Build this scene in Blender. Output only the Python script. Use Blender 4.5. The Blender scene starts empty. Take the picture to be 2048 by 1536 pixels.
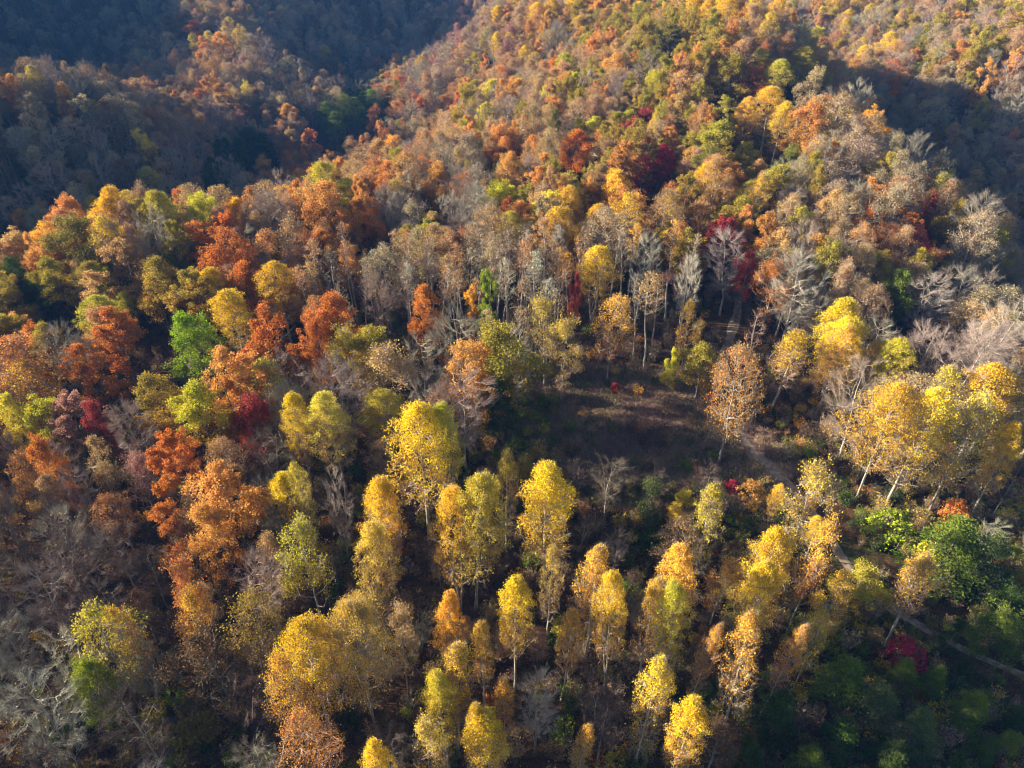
import bpy, math
import numpy as np
from mathutils import Vector

# ------------------------------------------------------------------ camera, sky, sun
scene = bpy.context.scene
COL = scene.collection
R = math.radians
PITCH, FPX, CAM_H = R(36), 1422.0, 90.0
cam_data = bpy.data.cameras.new("camera")
cam_data.sensor_width = 36.0
cam_data.lens = 36.0 * FPX / 2048.0
cam_data.clip_start = 0.5
cam_data.clip_end = 6000
cam = bpy.data.objects.new("camera", cam_data)
COL.objects.link(cam)
cam.location = (0, 0, CAM_H)
cam.rotation_euler = (R(90) - PITCH, 0, 0)
scene.camera = cam

SUN_AZ, SUN_EL = -80.0, 19.0
world = bpy.data.worlds.new("World")
scene.world = world
world.use_nodes = True
wn = world.node_tree
wn.nodes.clear()
sky = wn.nodes.new("ShaderNodeTexSky")
sky.sky_type = 'NISHITA'
sky.sun_disc = False
sky.sun_elevation = R(SUN_EL)
sky.sun_rotation = R(SUN_AZ)
bg = wn.nodes.new("ShaderNodeBackground")
bg.inputs['Strength'].default_value = 0.05
wo = wn.nodes.new("ShaderNodeOutputWorld")
wn.links.new(sky.outputs[0], bg.inputs[0])
wn.links.new(bg.outputs[0], wo.inputs[0])

sun_dir = Vector((math.sin(R(SUN_AZ)) * math.cos(R(SUN_EL)), math.cos(R(SUN_AZ)) * math.cos(R(SUN_EL)), math.sin(R(SUN_EL))))
sd = bpy.data.lights.new("sun", 'SUN')
sd.energy = 5.0
sd.angle = R(0.5)
sd.color = (1.0, 0.875, 0.68)
sun = bpy.data.objects.new("sun", sd)
COL.objects.link(sun)
sun.rotation_euler = sun_dir.to_track_quat('Z', 'Y').to_euler()
sun.location = (-200, 0, 300)

vs = scene.view_settings
vs.view_transform = 'Standard'
vs.look = 'None'
vs.exposure = 2.12
vs.gamma = 1.0
vs.use_curve_mapping = False
scene.cycles.max_bounces = 5
scene.cycles.diffuse_bounces = 3
scene.cycles.transmission_bounces = 3
scene.cycles.volume_bounces = 0
scene.cycles.use_denoising = True
scene.cycles.denoising_prefilter = 'ACCURATE'
scene.cycles.filter_width = 1.2

# ------------------------------------------------------------------ terrain heights (metres)
CTRL = np.array([(8,145,3),(44,190,4),(79,245,10),(93,350,25),(48,325,10),(-7,470,9),(122,320,18),(110,265,12),(113,215,6),(122,180,1),(-78,262,-12),(-37,238,-4),(-26,315,-8),(-6,395,-4),
    (4,215,3),(-28,165,1),(-56,155,-1),(30,255,7),(-127,165,-1),(-116,175,-1),(-105,185,-1),(-79,200,-5),(-86,380,-28),(-42,520,-26),(-67,450,-33),(-195,290,9),(-180,298,6),(-164,312,-4),
    (-144,340,-20),(-170,262,-12),(-166,246,-25),(-149,278,-17),(-138,278,-25),(-174,460,-5),(-210,540,0),(-152,410,-16),(-139,380,-24),(-128,345,-31),(-260,640,7),(-366,620,-32),(-274,540,-41),(-124,600,-29),
    (-133,500,-39),(-113,660,-16),(-65,540,-41),(198,330,9),(233,360,12),(218,420,11),(273,430,19),(0,20,0),(0,60,0),(0,100,0),(60,60,-1),(60,110,0),(-60,60,-2),(-60,100,-1),
    (-60,20,-3),(60,20,-3),(22,115,0),(100,100,-2),(110,140,-8),(90,60,-5),(-110,100,-9),(-100,60,-7),(-100,140,-4),(-75,130,0),(-122,140,-9),(-170,150,-22),(-200,110,-30),(-260,60,-40),
    (-260,180,-48),(-130,215,-48),(-90,250,-54),(-200,190,-50),(-55,295,-52),(-280,220,-48),(-20,370,-36),(-250,380,-40),(-330,380,-30),(-200,440,-35),(150,210,-28),(168,250,-32),(158,310,-26),(160,170,-28),
    (135,385,-10),(180,120,-24),(260,200,-20),(235,300,4),(300,380,30),(-100,540,-40),(40,600,-30),(-60,760,10),(100,700,30),(300,600,50),(0,-60,-2),(-200,-60,-25),(200,-60,-20),(200,40,-18),
    (-420,700,60),(0,900,60),(400,900,80),(-400,900,70),(-260,800,70),(-450,400,0),(-450,250,-10),(-450,600,10),(-450,100,0),(-450,-50,-20),(450,100,10),(450,400,60)], float)
def _fit(P):
    n = len(P); X = P[:, :2] / 100
    r = np.linalg.norm(X[:, None] - X[None], axis=2)
    K = np.where(r > 0, r * r * np.log(r + 1e-9), 0) + np.eye(n) * 0.02
    A = np.zeros((n + 3, n + 3)); A[:n, :n] = K; A[:n, n] = 1; A[:n, n + 1:] = X; A[n, :n] = 1; A[n + 1:, :n] = X.T
    b = np.zeros(n + 3); b[:n] = P[:, 2]
    return np.linalg.solve(A, b)
_W = _fit(CTRL)
GS = 4.0
GX = np.arange(-620, 624, GS); GY = np.arange(-160, 1100, GS)
_XX, _YY = np.meshgrid(GX, GY)
def _tps(x, y):
    n = len(CTRL); x = x / 100; y = y / 100
    z = _W[n] + _W[n + 1] * x + _W[n + 2] * y
    for i in range(n):
        r2 = (x - CTRL[i, 0] / 100) ** 2 + (y - CTRL[i, 1] / 100) ** 2
        z = z + _W[i] * 0.5 * r2 * np.log(r2 + 1e-12)
    return z
GZ = _tps(_XX, _YY)
_shade_ridge = np.interp(_YY, [-200, 120, 190, 360, 395, 430, 500, 590, 650, 1100], [30, 60, 118, 117, 106, 100, 97, 97, 142, 145]) - ((_XX + 520) / 9.0) ** 2  # added ridge out of view, crest heights shaped to shade the left valleys
GZ = np.maximum(GZ, _shade_ridge)
GZ += 0.5 * np.sin(_XX / 9.1 + 1.3 * np.sin(_YY / 13.)) * np.sin(_YY / 7.3 + 1.1 * np.sin(_XX / 11.))
def ground(x, y):
    x = np.asarray(x, float); y = np.asarray(y, float)
    i = np.clip((x - GX[0]) / GS, 0, len(GX) - 1.001); j = np.clip((y - GY[0]) / GS, 0, len(GY) - 1.001)
    i0 = i.astype(int); j0 = j.astype(int); a = i - i0; b = j - j0
    return (GZ[j0, i0] * (1 - a) + GZ[j0, i0 + 1] * a) * (1 - b) + (GZ[j0 + 1, i0] * (1 - a) + GZ[j0 + 1, i0 + 1] * a) * b

CP, SP = math.cos(PITCH), math.sin(PITCH)
def look(x, y, z):
    """where a place shows in the photograph (2048 x 1536) and how deep it lies"""
    dz = z - CAM_H
    d = CP * y - SP * dz
    d = np.maximum(d, 1e-3)
    return 1024 + FPX * x / d, 768 - FPX * (SP * y + CP * dz) / d, d
def place(u, v, h):
    """the place of a tree of height h whose top lies on this line of sight"""
    a = (u - 1024) / FPX; t = (768 - v) / FPX
    dx, dy, dz = a, CP + t * SP, -SP + t * CP
    k = np.arange(15, 900, 0.5)
    z = CAM_H + dz * k
    g = ground(dx * k, dy * k) + h
    i = np.argmax(z < g)
    if not (z < g).any(): i = len(k) - 1
    return dx * k[i], dy * k[i], k[i]

rng = np.random.RandomState(7)

# ------------------------------------------------------------------ materials
def new_mat(name):
    m = bpy.data.materials.new(name); m.use_nodes = True
    m.node_tree.nodes.clear()
    return m, m.node_tree.nodes, m.node_tree.links
def N(ns, t, **kw):
    n = ns.new(t)
    for k, v in kw.items(): setattr(n, k, v)
    return n
def mixrgb(ns, ls, a, b, f, mode='MIX'):
    n = N(ns, "ShaderNodeMix", data_type='RGBA', blend_type=mode)
    for sock, v in ((n.inputs[0], f), (n.inputs[6], a), (n.inputs[7], b)):
        if hasattr(v, 'is_output'): ls.new(v, sock)
        else: sock.default_value = v
    return n.outputs[2]
def attr(ns, name, kind='GEOMETRY'):
    return N(ns, "ShaderNodeAttribute", attribute_name=name, attribute_type=kind)

def leaf_material(name, transl=0.35, dull=0.0):
    m, ns, ls = new_mat(name)
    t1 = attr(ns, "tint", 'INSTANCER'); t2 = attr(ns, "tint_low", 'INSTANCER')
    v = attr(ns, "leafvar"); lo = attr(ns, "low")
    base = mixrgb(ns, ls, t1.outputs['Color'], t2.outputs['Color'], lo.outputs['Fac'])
    hsv = N(ns, "ShaderNodeHueSaturation")
    mh = N(ns, "ShaderNodeMapRange"); mh.inputs[3].default_value = 0.478; mh.inputs[4].default_value = 0.522
    wn_ = N(ns, "ShaderNodeTexWhiteNoise", noise_dimensions='1D')
    ls.new(v.outputs['Fac'], wn_.inputs['W'])
    ls.new(wn_.outputs['Value'], mh.inputs[0]); ls.new(mh.outputs[0], hsv.inputs['Hue'])
    mv = N(ns, "ShaderNodeMapRange"); mv.inputs[3].default_value = 0.68; mv.inputs[4].default_value = 1.28
    ls.new(v.outputs['Fac'], mv.inputs[0]); ls.new(mv.outputs[0], hsv.inputs['Value'])
    ls.new(base, hsv.inputs['Color'])
    d = N(ns, "ShaderNodeBsdfDiffuse"); tr = N(ns, "ShaderNodeBsdfTranslucent"); mx = N(ns, "ShaderNodeMixShader")
    ls.new(hsv.outputs[0], d.inputs[0]); ls.new(hsv.outputs[0], tr.inputs[0])
    mx.inputs[0].default_value = transl
    ls.new(d.outputs[0], mx.inputs[1]); ls.new(tr.outputs[0], mx.inputs[2])
    o = N(ns, "ShaderNodeOutputMaterial"); ls.new(mx.outputs[0], o.inputs[0])
    return m
def bark_material(name, c1, c2, scale=1.5):
    m, ns, ls = new_mat(name)
    tc = N(ns, "ShaderNodeTexCoord"); mp = N(ns, "ShaderNodeMapping"); mp.inputs['Scale'].default_value = (scale * 3, scale * 3, scale * .5)
    no = N(ns, "ShaderNodeTexNoise"); no.inputs['Scale'].default_value = 1.0; no.inputs['Detail'].default_value = 4
    ls.new(tc.outputs['Object'], mp.inputs[0]); ls.new(mp.outputs[0], no.inputs[0])
    rp = N(ns, "ShaderNodeMapRange"); rp.inputs[1].default_value = .35; rp.inputs[2].default_value = .65
    ls.new(no.outputs[0], rp.inputs[0])
    c = mixrgb(ns, ls, (*c1, 1), (*c2, 1), rp.outputs[0])
    d = N(ns, "ShaderNodeBsdfDiffuse"); ls.new(c, d.inputs[0])
    o = N(ns, "ShaderNodeOutputMaterial"); ls.new(d.outputs[0], o.inputs[0])
    return m
def twig_material(name):
    m, ns, ls = new_mat(name)
    t = attr(ns, "twig", 'INSTANCER')
    d = N(ns, "ShaderNodeBsdfDiffuse"); ls.new(t.outputs['Color'], d.inputs[0])
    o = N(ns, "ShaderNodeOutputMaterial"); ls.new(d.outputs[0], o.inputs[0])
    return m
M_LEAF = leaf_material("autumn_leaves")
M_TWIG = twig_material("twig_bark")
M_PALE = bark_material("pale_bark", (.43, .385, .325), (.22, .19, .16))
M_DARK = bark_material("dark_bark", (.20, .165, .13), (.09, .075, .06))
M_GREY = bark_material("grey_bark", (.34, .31, .28), (.17, .15, .13))

def ground_material():
    m, ns, ls = new_mat("forest_floor")
    g = N(ns, "ShaderNodeNewGeometry")
    def noise(s, d=5, r=.6):
        n = N(ns, "ShaderNodeTexNoise"); n.inputs['Scale'].default_value = s; n.inputs['Detail'].default_value = d; n.inputs['Roughness'].default_value = r
        ls.new(g.outputs['Position'], n.inputs['Vector']); return n
    def ramp(src, a, b):
        r_ = N(ns, "ShaderNodeMapRange"); r_.inputs[1].default_value = a; r_.inputs[2].default_value = b
        ls.new(src, r_.inputs[0]); return r_.outputs[0]
    a = noise(.9); b = noise(.06, 3); c_ = noise(.11, 4); d_ = noise(4, 3)
    litter = mixrgb(ns, ls, (.04, .025, .016, 1), (.095, .055, .03, 1), ramp(a.outputs[0], .35, .65))
    litter = mixrgb(ns, ls, litter, (.28, .15, .05, 1), ramp(d_.outputs[0], .58, .72))
    green = mixrgb(ns, ls, (.025, .04, .012, 1), (.07, .085, .03, 1), ramp(a.outputs[0], .4, .6))
    col = mixrgb(ns, ls, litter, green, ramp(b.outputs[0], .55, .68))
    f = attr(ns, "field")
    weeds = mixrgb(ns, ls, (.17, .105, .09, 1), (.34, .23, .16, 1), ramp(c_.outputs[0], .35, .65))
    weeds = mixrgb(ns, ls, weeds, (.05, .055, .025, 1), ramp(a.outputs[0], .55, .7))
    fe = N(ns, "ShaderNodeMath", operation='ADD'); ls.new(f.outputs['Fac'], fe.inputs[0])
    mm = N(ns, "ShaderNodeMath", operation='MULTIPLY_ADD'); ls.new(c_.outputs[0], mm.inputs[0]); mm.inputs[1].default_value = .6; mm.inputs[2].default_value = -.3
    ls.new(mm.outputs[0], fe.inputs[1])
    col = mixrgb(ns, ls, col, weeds, ramp(fe.outputs[0], .4, .6))
    d = N(ns, "ShaderNodeBsdfDiffuse"); ls.new(col, d.inputs[0])
    bp = N(ns, "ShaderNodeBump"); bp.inputs['Distance'].default_value = .25; bp.inputs['Strength'].default_value = .8
    ls.new(a.outputs[0], bp.inputs['Height']); ls.new(bp.outputs[0], d.inputs['Normal'])
    o = N(ns, "ShaderNodeOutputMaterial"); ls.new(d.outputs[0], o.inputs[0])
    return m

# ------------------------------------------------------------------ mesh helpers
def mesh_np(name, V, F, mats, midx=None, fattr=None, vattr=None, smooth=False):
    """V (n,3); F list of (k,corners) int arrays"""
    me = bpy.data.meshes.new(name)
    V = np.asarray(V, np.float32)
    me.vertices.add(len(V)); me.vertices.foreach_set("co", V.ravel())
    F = [np.asarray(f, np.int32) for f in F if len(f)]
    tot = np.concatenate([np.full(len(f), f.shape[1], np.int32) for f in F])
    loops = np.concatenate([f.ravel() for f in F])
    me.loops.add(len(loops)); me.loops.foreach_set("vertex_index", loops)
    me.polygons.add(len(tot))
    st = np.zeros(len(tot), np.int32); st[1:] = np.cumsum(tot)[:-1]
    me.polygons.foreach_set("loop_start", st); me.polygons.foreach_set("loop_total", tot)
    for m in mats: me.materials.append(m)
    if midx is not None: me.polygons.foreach_set("material_index", np.asarray(midx, np.int32))
    me.polygons.foreach_set("use_smooth", np.full(len(tot), smooth, bool))
    for k, arr in (vattr or {}).items():
        at = me.attributes.new(k, 'FLOAT', 'POINT'); at.data.foreach_set("value", np.asarray(arr, np.float32))
    me.update(calc_edges=True); me.validate()
    return me
def norm(v): return v / (np.linalg.norm(v, axis=-1, keepdims=True) + 1e-9)
def frames(d):
    d = norm(d)
    ref = np.where(np.abs(d[..., 2:3]) > .9, np.array([1., 0, 0]), np.array([0, 0, 1.]))
    a = norm(np.cross(d, ref)); b = np.cross(d, a)
    return a, b
def tubes(P0, P1, R0, R1, sides):
    """separate tapered tubes -> verts, quads"""
    n = len(P0)
    if n == 0: return np.zeros((0, 3)), np.zeros((0, 4), int)
    a, b = frames(P1 - P0)
    th = np.arange(sides) / sides * 2 * np.pi
    ring = a[:, None] * np.cos(th)[None, :, None] + b[:, None] * np.sin(th)[None, :, None]
    v0 = P0[:, None] + ring * R0[:, None, None]; v1 = P1[:, None] + ring * R1[:, None, None]
    V = np.concatenate([v0, v1], 1).reshape(-1, 3)
    k = np.arange(sides); q = np.stack([k, (k + 1) % sides, (k + 1) % sides + sides, k + sides], 1)
    F = (q[None] + (np.arange(n) * 2 * sides)[:, None, None]).reshape(-1, 4)
    return V, F
def polytube(P, Rr, sides=7):
    P = np.asarray(P); d = np.gradient(P, axis=0); a, b = frames(d)
    th = np.arange(sides) / sides * 2 * np.pi
    V = (P[:, None] + (a[:, None] * np.cos(th)[None, :, None] + b[:, None] * np.sin(th)[None, :, None]) * np.asarray(Rr)[:, None, None]).reshape(-1, 3)
    F = []
    for i in range(len(P) - 1):
        for k in range(sides): F.append((i * sides + k, i * sides + (k + 1) % sides, (i + 1) * sides + (k + 1) % sides, (i + 1) * sides + k))
    return V, np.array(F)
def spikes(P0, P1, R0):
    """thin three-sided twigs running to a point"""
    n = len(P0)
    a, b = frames(P1 - P0)
    th = np.arange(3) / 3 * 2 * np.pi
    ring = a[:, None] * np.cos(th)[None, :, None] + b[:, None] * np.sin(th)[None, :, None]
    v0 = P0[:, None] + ring * R0[:, None, None]
    V = np.concatenate([v0, P1[:, None]], 1).reshape(-1, 3)
    F = (np.array([[0, 1, 3], [1, 2, 3], [2, 0, 3]])[None] + (np.arange(n) * 4)[:, None, None]).reshape(-1, 3)
    return V, F
def leaves(rs, C, L, W, up=0.5):
    """leaf-sized lozenges at centres C"""
    n = len(C)
    nrm = norm(rs.normal(size=(n, 3)) + np.array([0, 0, up]))
    a, b = frames(nrm)
    th = rs.uniform(0, 2 * np.pi, n)[:, None]
    u = a * np.cos(th) + b * np.sin(th); v = -a * np.sin(th) + b * np.cos(th)
    q = rs.uniform(.55, 1.5, n); l = (L * q)[:, None]; w = (W * q * rs.uniform(.75, 1.2, n))[:, None]
    V = np.stack([C - u * l * .5, C + v * w * .5 + u * l * .08 + nrm * l * .10, C + u * l * .5, C - v * w * .5 + u * l * .08 + nrm * l * .10], 1).reshape(-1, 3)
    F = np.arange(4 * n).reshape(n, 4)
    return V, F

class Bag:
    def __init__(s): s.V = []; s.F = {3: [], 4: []}; s.n = 0; s.m = {3: [], 4: []}; s.lv = []; s.lo = []
    def add(s, V, F, mi, lv=None, lo=None):
        if len(V) == 0: return
        k = F.shape[1]
        s.V.append(V); s.F[k].append(F + s.n); s.m[k].append(np.full(len(F), mi)); s.n += len(V)
        s.lv.append(np.zeros(len(V)) if lv is None else lv); s.lo.append(np.zeros(len(V)) if lo is None else lo)
    def mesh(s, name, mats, smooth=False):
        F = []; mi = []
        for k in (3, 4):
            if s.F[k]: F.append(np.concatenate(s.F[k])); mi.append(np.concatenate(s.m[k]))
        return mesh_np(name, np.concatenate(s.V), F, mats, np.concatenate(mi), vattr={"leafvar": np.concatenate(s.lv), "low": np.concatenate(s.lo)}, smooth=smooth)

# ------------------------------------------------------------------ tree prototypes
PROF = {  # radius against height within the crown (0 base .. 1 top)
    'poplar': lambda t: np.interp(t, [0, .12, .3, .5, .7, .85, .95, 1], [.42, .75, .96, 1, .9, .68, .42, .14]),
    'oak': lambda t: np.interp(t, [0, .12, .3, .55, .78, .92, 1], [.45, .8, 1, 1, .82, .5, .1]),
    'bare': lambda t: np.interp(t, [0, .2, .5, .75, .92, 1], [.25, .55, .95, 1, .75, .2]),
    'cedar': lambda t: np.interp(t, [0, .1, .3, .6, .85, 1], [.75, 1, .95, .65, .3, .03]),
    'pine': lambda t: np.interp(t, [0, .15, .4, .7, .9, 1], [.5, .9, 1, .8, .45, .1]),
    'shrub': lambda t: np.interp(t, [0, .2, .5, .8, 1], [.7, .95, 1, .75, .2]),
}
def make_tree(seed, style, h, base, rmax, K, per, leaf, limbs=16, sig=.5, lobes=0, twigs=5, twlen=1.1, bark=M_PALE, lean=.3, forks=1, thin_low=0.7, needle=False, rise=.45, r0=None):
    rs = np.random.RandomState(seed)
    prof = PROF[style]
    z0 = h * base
    T = Bag(); Cn = Bag()
    r0 = r0 or .011 * h + .04
    stems = []
    for f in range(forks):
        n = 9
        z = np.linspace(0, h * (.97 if forks == 1 else .9 + .05 * rs.rand()), n)
        off = np.array([rs.normal(0, lean), rs.normal(0, lean)])
        if forks > 1:
            an = 2 * np.pi * f / forks + rs.rand(); off = off + np.array([math.cos(an), math.sin(an)]) * rmax * .38
        w = np.cumsum(rs.normal(0, .05 + lean * .12, (n, 2)), 0); w[0] = 0
        xy = w + off[None] * (np.linspace(0, 1, n)[:, None] ** 1.2)
        P = np.column_stack([xy, z]); P[0, 2] = -.6
        rr = np.maximum(r0 / (forks ** .35) * (1 - np.linspace(0, 1, n) ** 1.1 * .9), .03); rr[0] *= 1.35
        V, F = polytube(P, rr); T.add(V, F, 0)
        stems.append((P, rr))
    nodes = []; nrad = []
    def on_stem(st, zz):
        P = st[0]; return np.array([np.interp(zz, P[:, 2], P[:, 0]), np.interp(zz, P[:, 2], P[:, 1]), zz]), float(np.interp(zz, P[:, 2], st[1]))
    S0 = []; S1 = []; RA = []; RB = []
    for i in range(limbs):
        st = stems[i % forks]
        t = ((i + .5) / limbs) ** .9
        zt = z0 + (h - z0) * t * .93
        ph = i * 2.4 + rs.normal(0, .3)
        env = rmax * prof(np.array(min(1, t + .12)))
        L = env * rs.uniform(.6, .95)
        zb = max(h * .08, zt - L * rise * rs.uniform(.7, 1.3))
        p, r = on_stem(st, min(zb, st[0][-1, 2] * .98))
        tip = np.array([math.cos(ph) * L, math.sin(ph) * L, min(zt + L * rise * .5, h * .98)])
        mid = p * .5 + tip * .5 + np.array([0, 0, -L * .08]) + rs.normal(0, .12 * L, 3) * [1, 1, .5]
        rb = min(r * .6, (.03 + .012 * L) if style == 'bare' else (.035 + .02 * L))
        pts = [p]
        for s in (.25, .5, .75, 1):
            pts.append((1 - s) ** 2 * p + 2 * s * (1 - s) * mid + s * s * tip + rs.normal(0, .04 * L, 3))
        for a in range(4):
            S0.append(pts[a]); S1.append(pts[a + 1]); RA.append(rb * (1 - a * .22)); RB.append(rb * (1 - (a + 1) * .22))
            nodes.append(pts[a + 1])
        nodes.append(pts[0] * .5 + pts[1] * .5)
    for st in stems:
        for zz in np.linspace(z0, st[0][-1, 2], 7): nodes.append(on_stem(st, zz)[0])
    V, F = tubes(np.array(S0), np.array(S1), np.array(RA), np.array(RB), 5)
    T.add(V, F, 0)
    nodes = np.array(nodes)
    # clump centres inside the crown's envelope
    if lobes:
        lt = rs.beta(1.15, 1.0, lobes); la = np.arange(lobes) * 2.4 + rs.normal(0, .5, lobes)
        lr = rmax * .38 * rs.uniform(.45, 1.45, lobes)
        lrad = np.maximum(rmax * prof(lt) - lr * .75, 0) * rs.uniform(.6, 1.25, lobes)
        lc = np.column_stack([np.cos(la) * lrad, np.sin(la) * lrad, z0 + (h - z0) * lt * .9])
        lc[0] = [0, 0, h - lr[0] * .9]
        li = rs.randint(0, lobes, K); d = norm(rs.normal(size=(K, 3)) + np.array([0, 0, .25]))
        CC = lc[li] + d * (lr[li] * rs.uniform(.2, 1.0, K) ** .5 * np.where(rs.rand(K) < .22, 1.35, 1))[:, None] * [1, 1, 1.05]
    else:
        t = rs.uniform(0, 1, K) ** (.8 if thin_low > .3 else 1); a = rs.uniform(0, 2 * np.pi, K)
        bump = 1 + .17 * np.sin(a * 3 + seed + t * 5) + .16 * np.sin(a * 2 + t * 11 + seed * 2) + .12 * np.sin(a * 5 - t * 14 + seed * 3)
        rr = rmax * prof(t) * np.sqrt(rs.uniform(.12, 1, K)) * bump
        CC = np.column_stack([np.cos(a) * rr, np.sin(a) * rr, z0 + (h - z0) * t])
    # lean of the main stem carries the crown along
    P = stems[0][0]
    if forks == 1: CC[:, 0] += np.interp(CC[:, 2], P[:, 2], P[:, 0]) * .8; CC[:, 1] += np.interp(CC[:, 2], P[:, 2], P[:, 1]) * .8
    d2 = ((CC[:, None] - nodes[None]) ** 2).sum(2) + np.maximum(nodes[None, :, 2] - CC[:, None, 2] + .5, 0) * 3
    nn = nodes[d2.argmin(1)]
    mid = nn * .5 + CC * .5 + rs.normal(0, .12, (K, 3))
    e = .018 + (.004 * rmax if style != 'bare' else .008)
    V, F = tubes(np.concatenate([nn, mid]), np.concatenate([mid, CC]), np.concatenate([np.full(K, e * 1.5), np.full(K, e)]), np.concatenate([np.full(K, e), np.full(K, e * .6)]), 3)
    Cn.add(V, F, 1)
    # twigs
    if twigs:
        src = np.repeat(CC, twigs, 0); src0 = np.repeat(mid, twigs, 0); n = len(src)
        s = rs.uniform(.2, 1, n)[:, None]; b0 = src0 * (1 - s) + src * s
        bt = style == 'bare'
        out = norm(src - np.array([0, 0, z0 * .6 + h * .2])) * (.5 if bt else .9) + norm(src - src0) * (1.5 if bt else .7) + rs.normal(0, .38 if bt else .55, (n, 3)) + [0, 0, .6 if bt else .35]
        ln = twlen * rs.uniform(.5, 1.25, n)[:, None]
        tip = b0 + norm(out) * ln
        V, F = spikes(b0, tip, np.full(n, .02 if style != 'bare' else .019)); Cn.add(V, F, 1)
        if style == 'bare':
            k = 7; b = np.repeat(b0, k, 0); tp = np.repeat(tip, k, 0); s = rs.uniform(.25, .9, (len(b), 1))
            q = b * (1 - s) + tp * s
            tt = q + norm((tp - b) + rs.normal(0, .55, q.shape) * np.linalg.norm(tp - b, axis=1, keepdims=True)) * rs.uniform(.4, .9, (len(q), 1)) * twlen * .7
            V, F = spikes(q, tt, np.full(len(q), .012)); Cn.add(V, F, 1)
    if per:
        tt = np.clip((CC[:, 2] - z0) / (h - z0), 0, 1)
        dens = 1 - thin_low * (1 - tt) ** 1.2
        dens *= rs.uniform(.5, 1.4, K)
        cnt = np.maximum((per * dens).astype(int), 1)
        idx = np.repeat(np.arange(K), cnt)
        if needle:
            off = rs.normal(0, 1, (len(idx), 3)) * [sig, sig, sig * .45]
        else:
            off = norm(rs.normal(0, 1, (len(idx), 3))) * (rs.uniform(0, 1, (len(idx), 1)) ** .5) * sig * 1.7 * [1, 1, .75]
        C = CC[idx] + off
        V, F = leaves(rs, C, leaf[0], leaf[1], .6)
        clv = rs.uniform(0, 1, K)[idx] * .5 + rs.uniform(0, 1, len(idx)) * .5
        patch = .6 * np.sin(np.arctan2(CC[:, 1], CC[:, 0]) * 2 + CC[:, 2] * .5 + seed) * np.sin(CC[:, 2] * .7 + CC[:, 0] * .6 + seed * 2)
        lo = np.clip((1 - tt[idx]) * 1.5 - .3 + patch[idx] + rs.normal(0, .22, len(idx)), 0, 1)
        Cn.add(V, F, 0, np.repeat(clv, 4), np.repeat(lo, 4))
    tm = T.mesh(style + "_trunk", [bark], smooth=True)
    cm = Cn.mesh(style + "_crown", [M_LEAF, M_TWIG])
    return dict(trunk=tm, crown=cm, h=h, r=rmax, style=style)

PROTO = {}
PROTO['poplar'] = [make_tree(10 + i, 'poplar', 26, [.30, .24, .36, .28, .33, .26, .3, .22][i], [4.6, 4.2, 4.0, 5.2, 4.4, 4.8, 5, 4.4][i], 460, 54, (.19, .165), limbs=24, sig=.55, twigs=6, twlen=1.3, bark=M_PALE, thin_low=.93, lean=[.4, 1.1, .6, .9, .3, 1.3, .8, .5][i], forks=[1, 1, 1, 2, 1, 1, 2, 1][i]) for i in range(8)]
PROTO['thin'] = [make_tree(30 + i, 'poplar', 22, [.30, .22, .36, .28, .25][i], [3.2, 3.5, 2.8, 3.3, 3.7][i], 290, 32, (.19, .165), limbs=22, sig=.5, twigs=8, twlen=1.4, bark=M_PALE, thin_low=.98, lean=[.5, 1.2, .8, .4, 1.4][i]) for i in range(5)]
PROTO['wide'] = [make_tree(40 + i, 'oak', 24, .34, 7.5, 600, 44, (.19, .165), limbs=28, sig=.7, twigs=7, twlen=1.5, bark=M_PALE, forks=2 + i % 2, thin_low=.6, lean=.5) for i in range(3)]
PROTO['oak'] = [make_tree(50 + i, 'oak', 20, [.3, .26, .34, .28][i % 4], [5.6, 6.0, 5.0, 5.4][i % 4], [170, 210, 150, 240, 190][i % 5], [104, 84, 118, 74, 94][i % 5], (.26, .22), limbs=16, sig=[.56, .66, .5, .6, .72][i % 5], lobes=[9, 16, 12, 24, 13][i % 5], twigs=3, twlen=.9, bark=M_DARK, forks=1 + i % 2, thin_low=.35, lean=.5) for i in range(9)]
PROTO['sparse'] = [make_tree(70 + i, 'oak', 20, .3, 5.2, 250, 24, (.22, .185), limbs=18, sig=.75, lobes=[0, 9, 0, 7, 12][i], twigs=8, twlen=1.3, bark=M_GREY, thin_low=.3, lean=.5) for i in range(5)]
PROTO['bare'] = [make_tree(80 + i, 'bare', 21, [.25, .32, .2, .28][i % 4], [4.6, 3.8, 5.2, 4.2][i % 4], [110, 130, 120, 95, 125, 110][i], [0, 0, 2, 0, 3, 0][i], (.28, .22), limbs=[12, 15, 13, 11, 14, 12][i], twigs=8, twlen=2.0, bark=M_GREY, forks=[1, 2, 1, 1, 2, 1][i], lean=.9, thin_low=0, rise=.8) for i in range(6)]
PROTO['pole'] = [make_tree(120 + i, 'poplar', 24, [.58, .5, .62, .55][i], 2.1, 60, [14, 3, 24, 8][i], (.24, .2), limbs=11, twigs=6, twlen=1.3, bark=M_PALE, lean=1.0, thin_low=.6, rise=1.0, r0=.24) for i in range(4)]
PROTO['cedar'] = [make_tree(90 + i, 'cedar', 11, .06, [2.9, 2.6, 3.2, 2.7][i], 150, 64, (.30, .11), limbs=26, sig=.42, lobes=[12, 0, 16, 0][i], twigs=2, twlen=.9, bark=M_DARK, thin_low=0, needle=True, rise=.15) for i in range(4)]
PROTO['pine'] = [make_tree(100 + i, 'pine', 20, .3, 3.6, 150, 48, (.36, .12), limbs=22, sig=.5, twigs=1, twlen=.6, bark=M_DARK, thin_low=0, needle=True, rise=.1) for i in range(3)]
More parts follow.
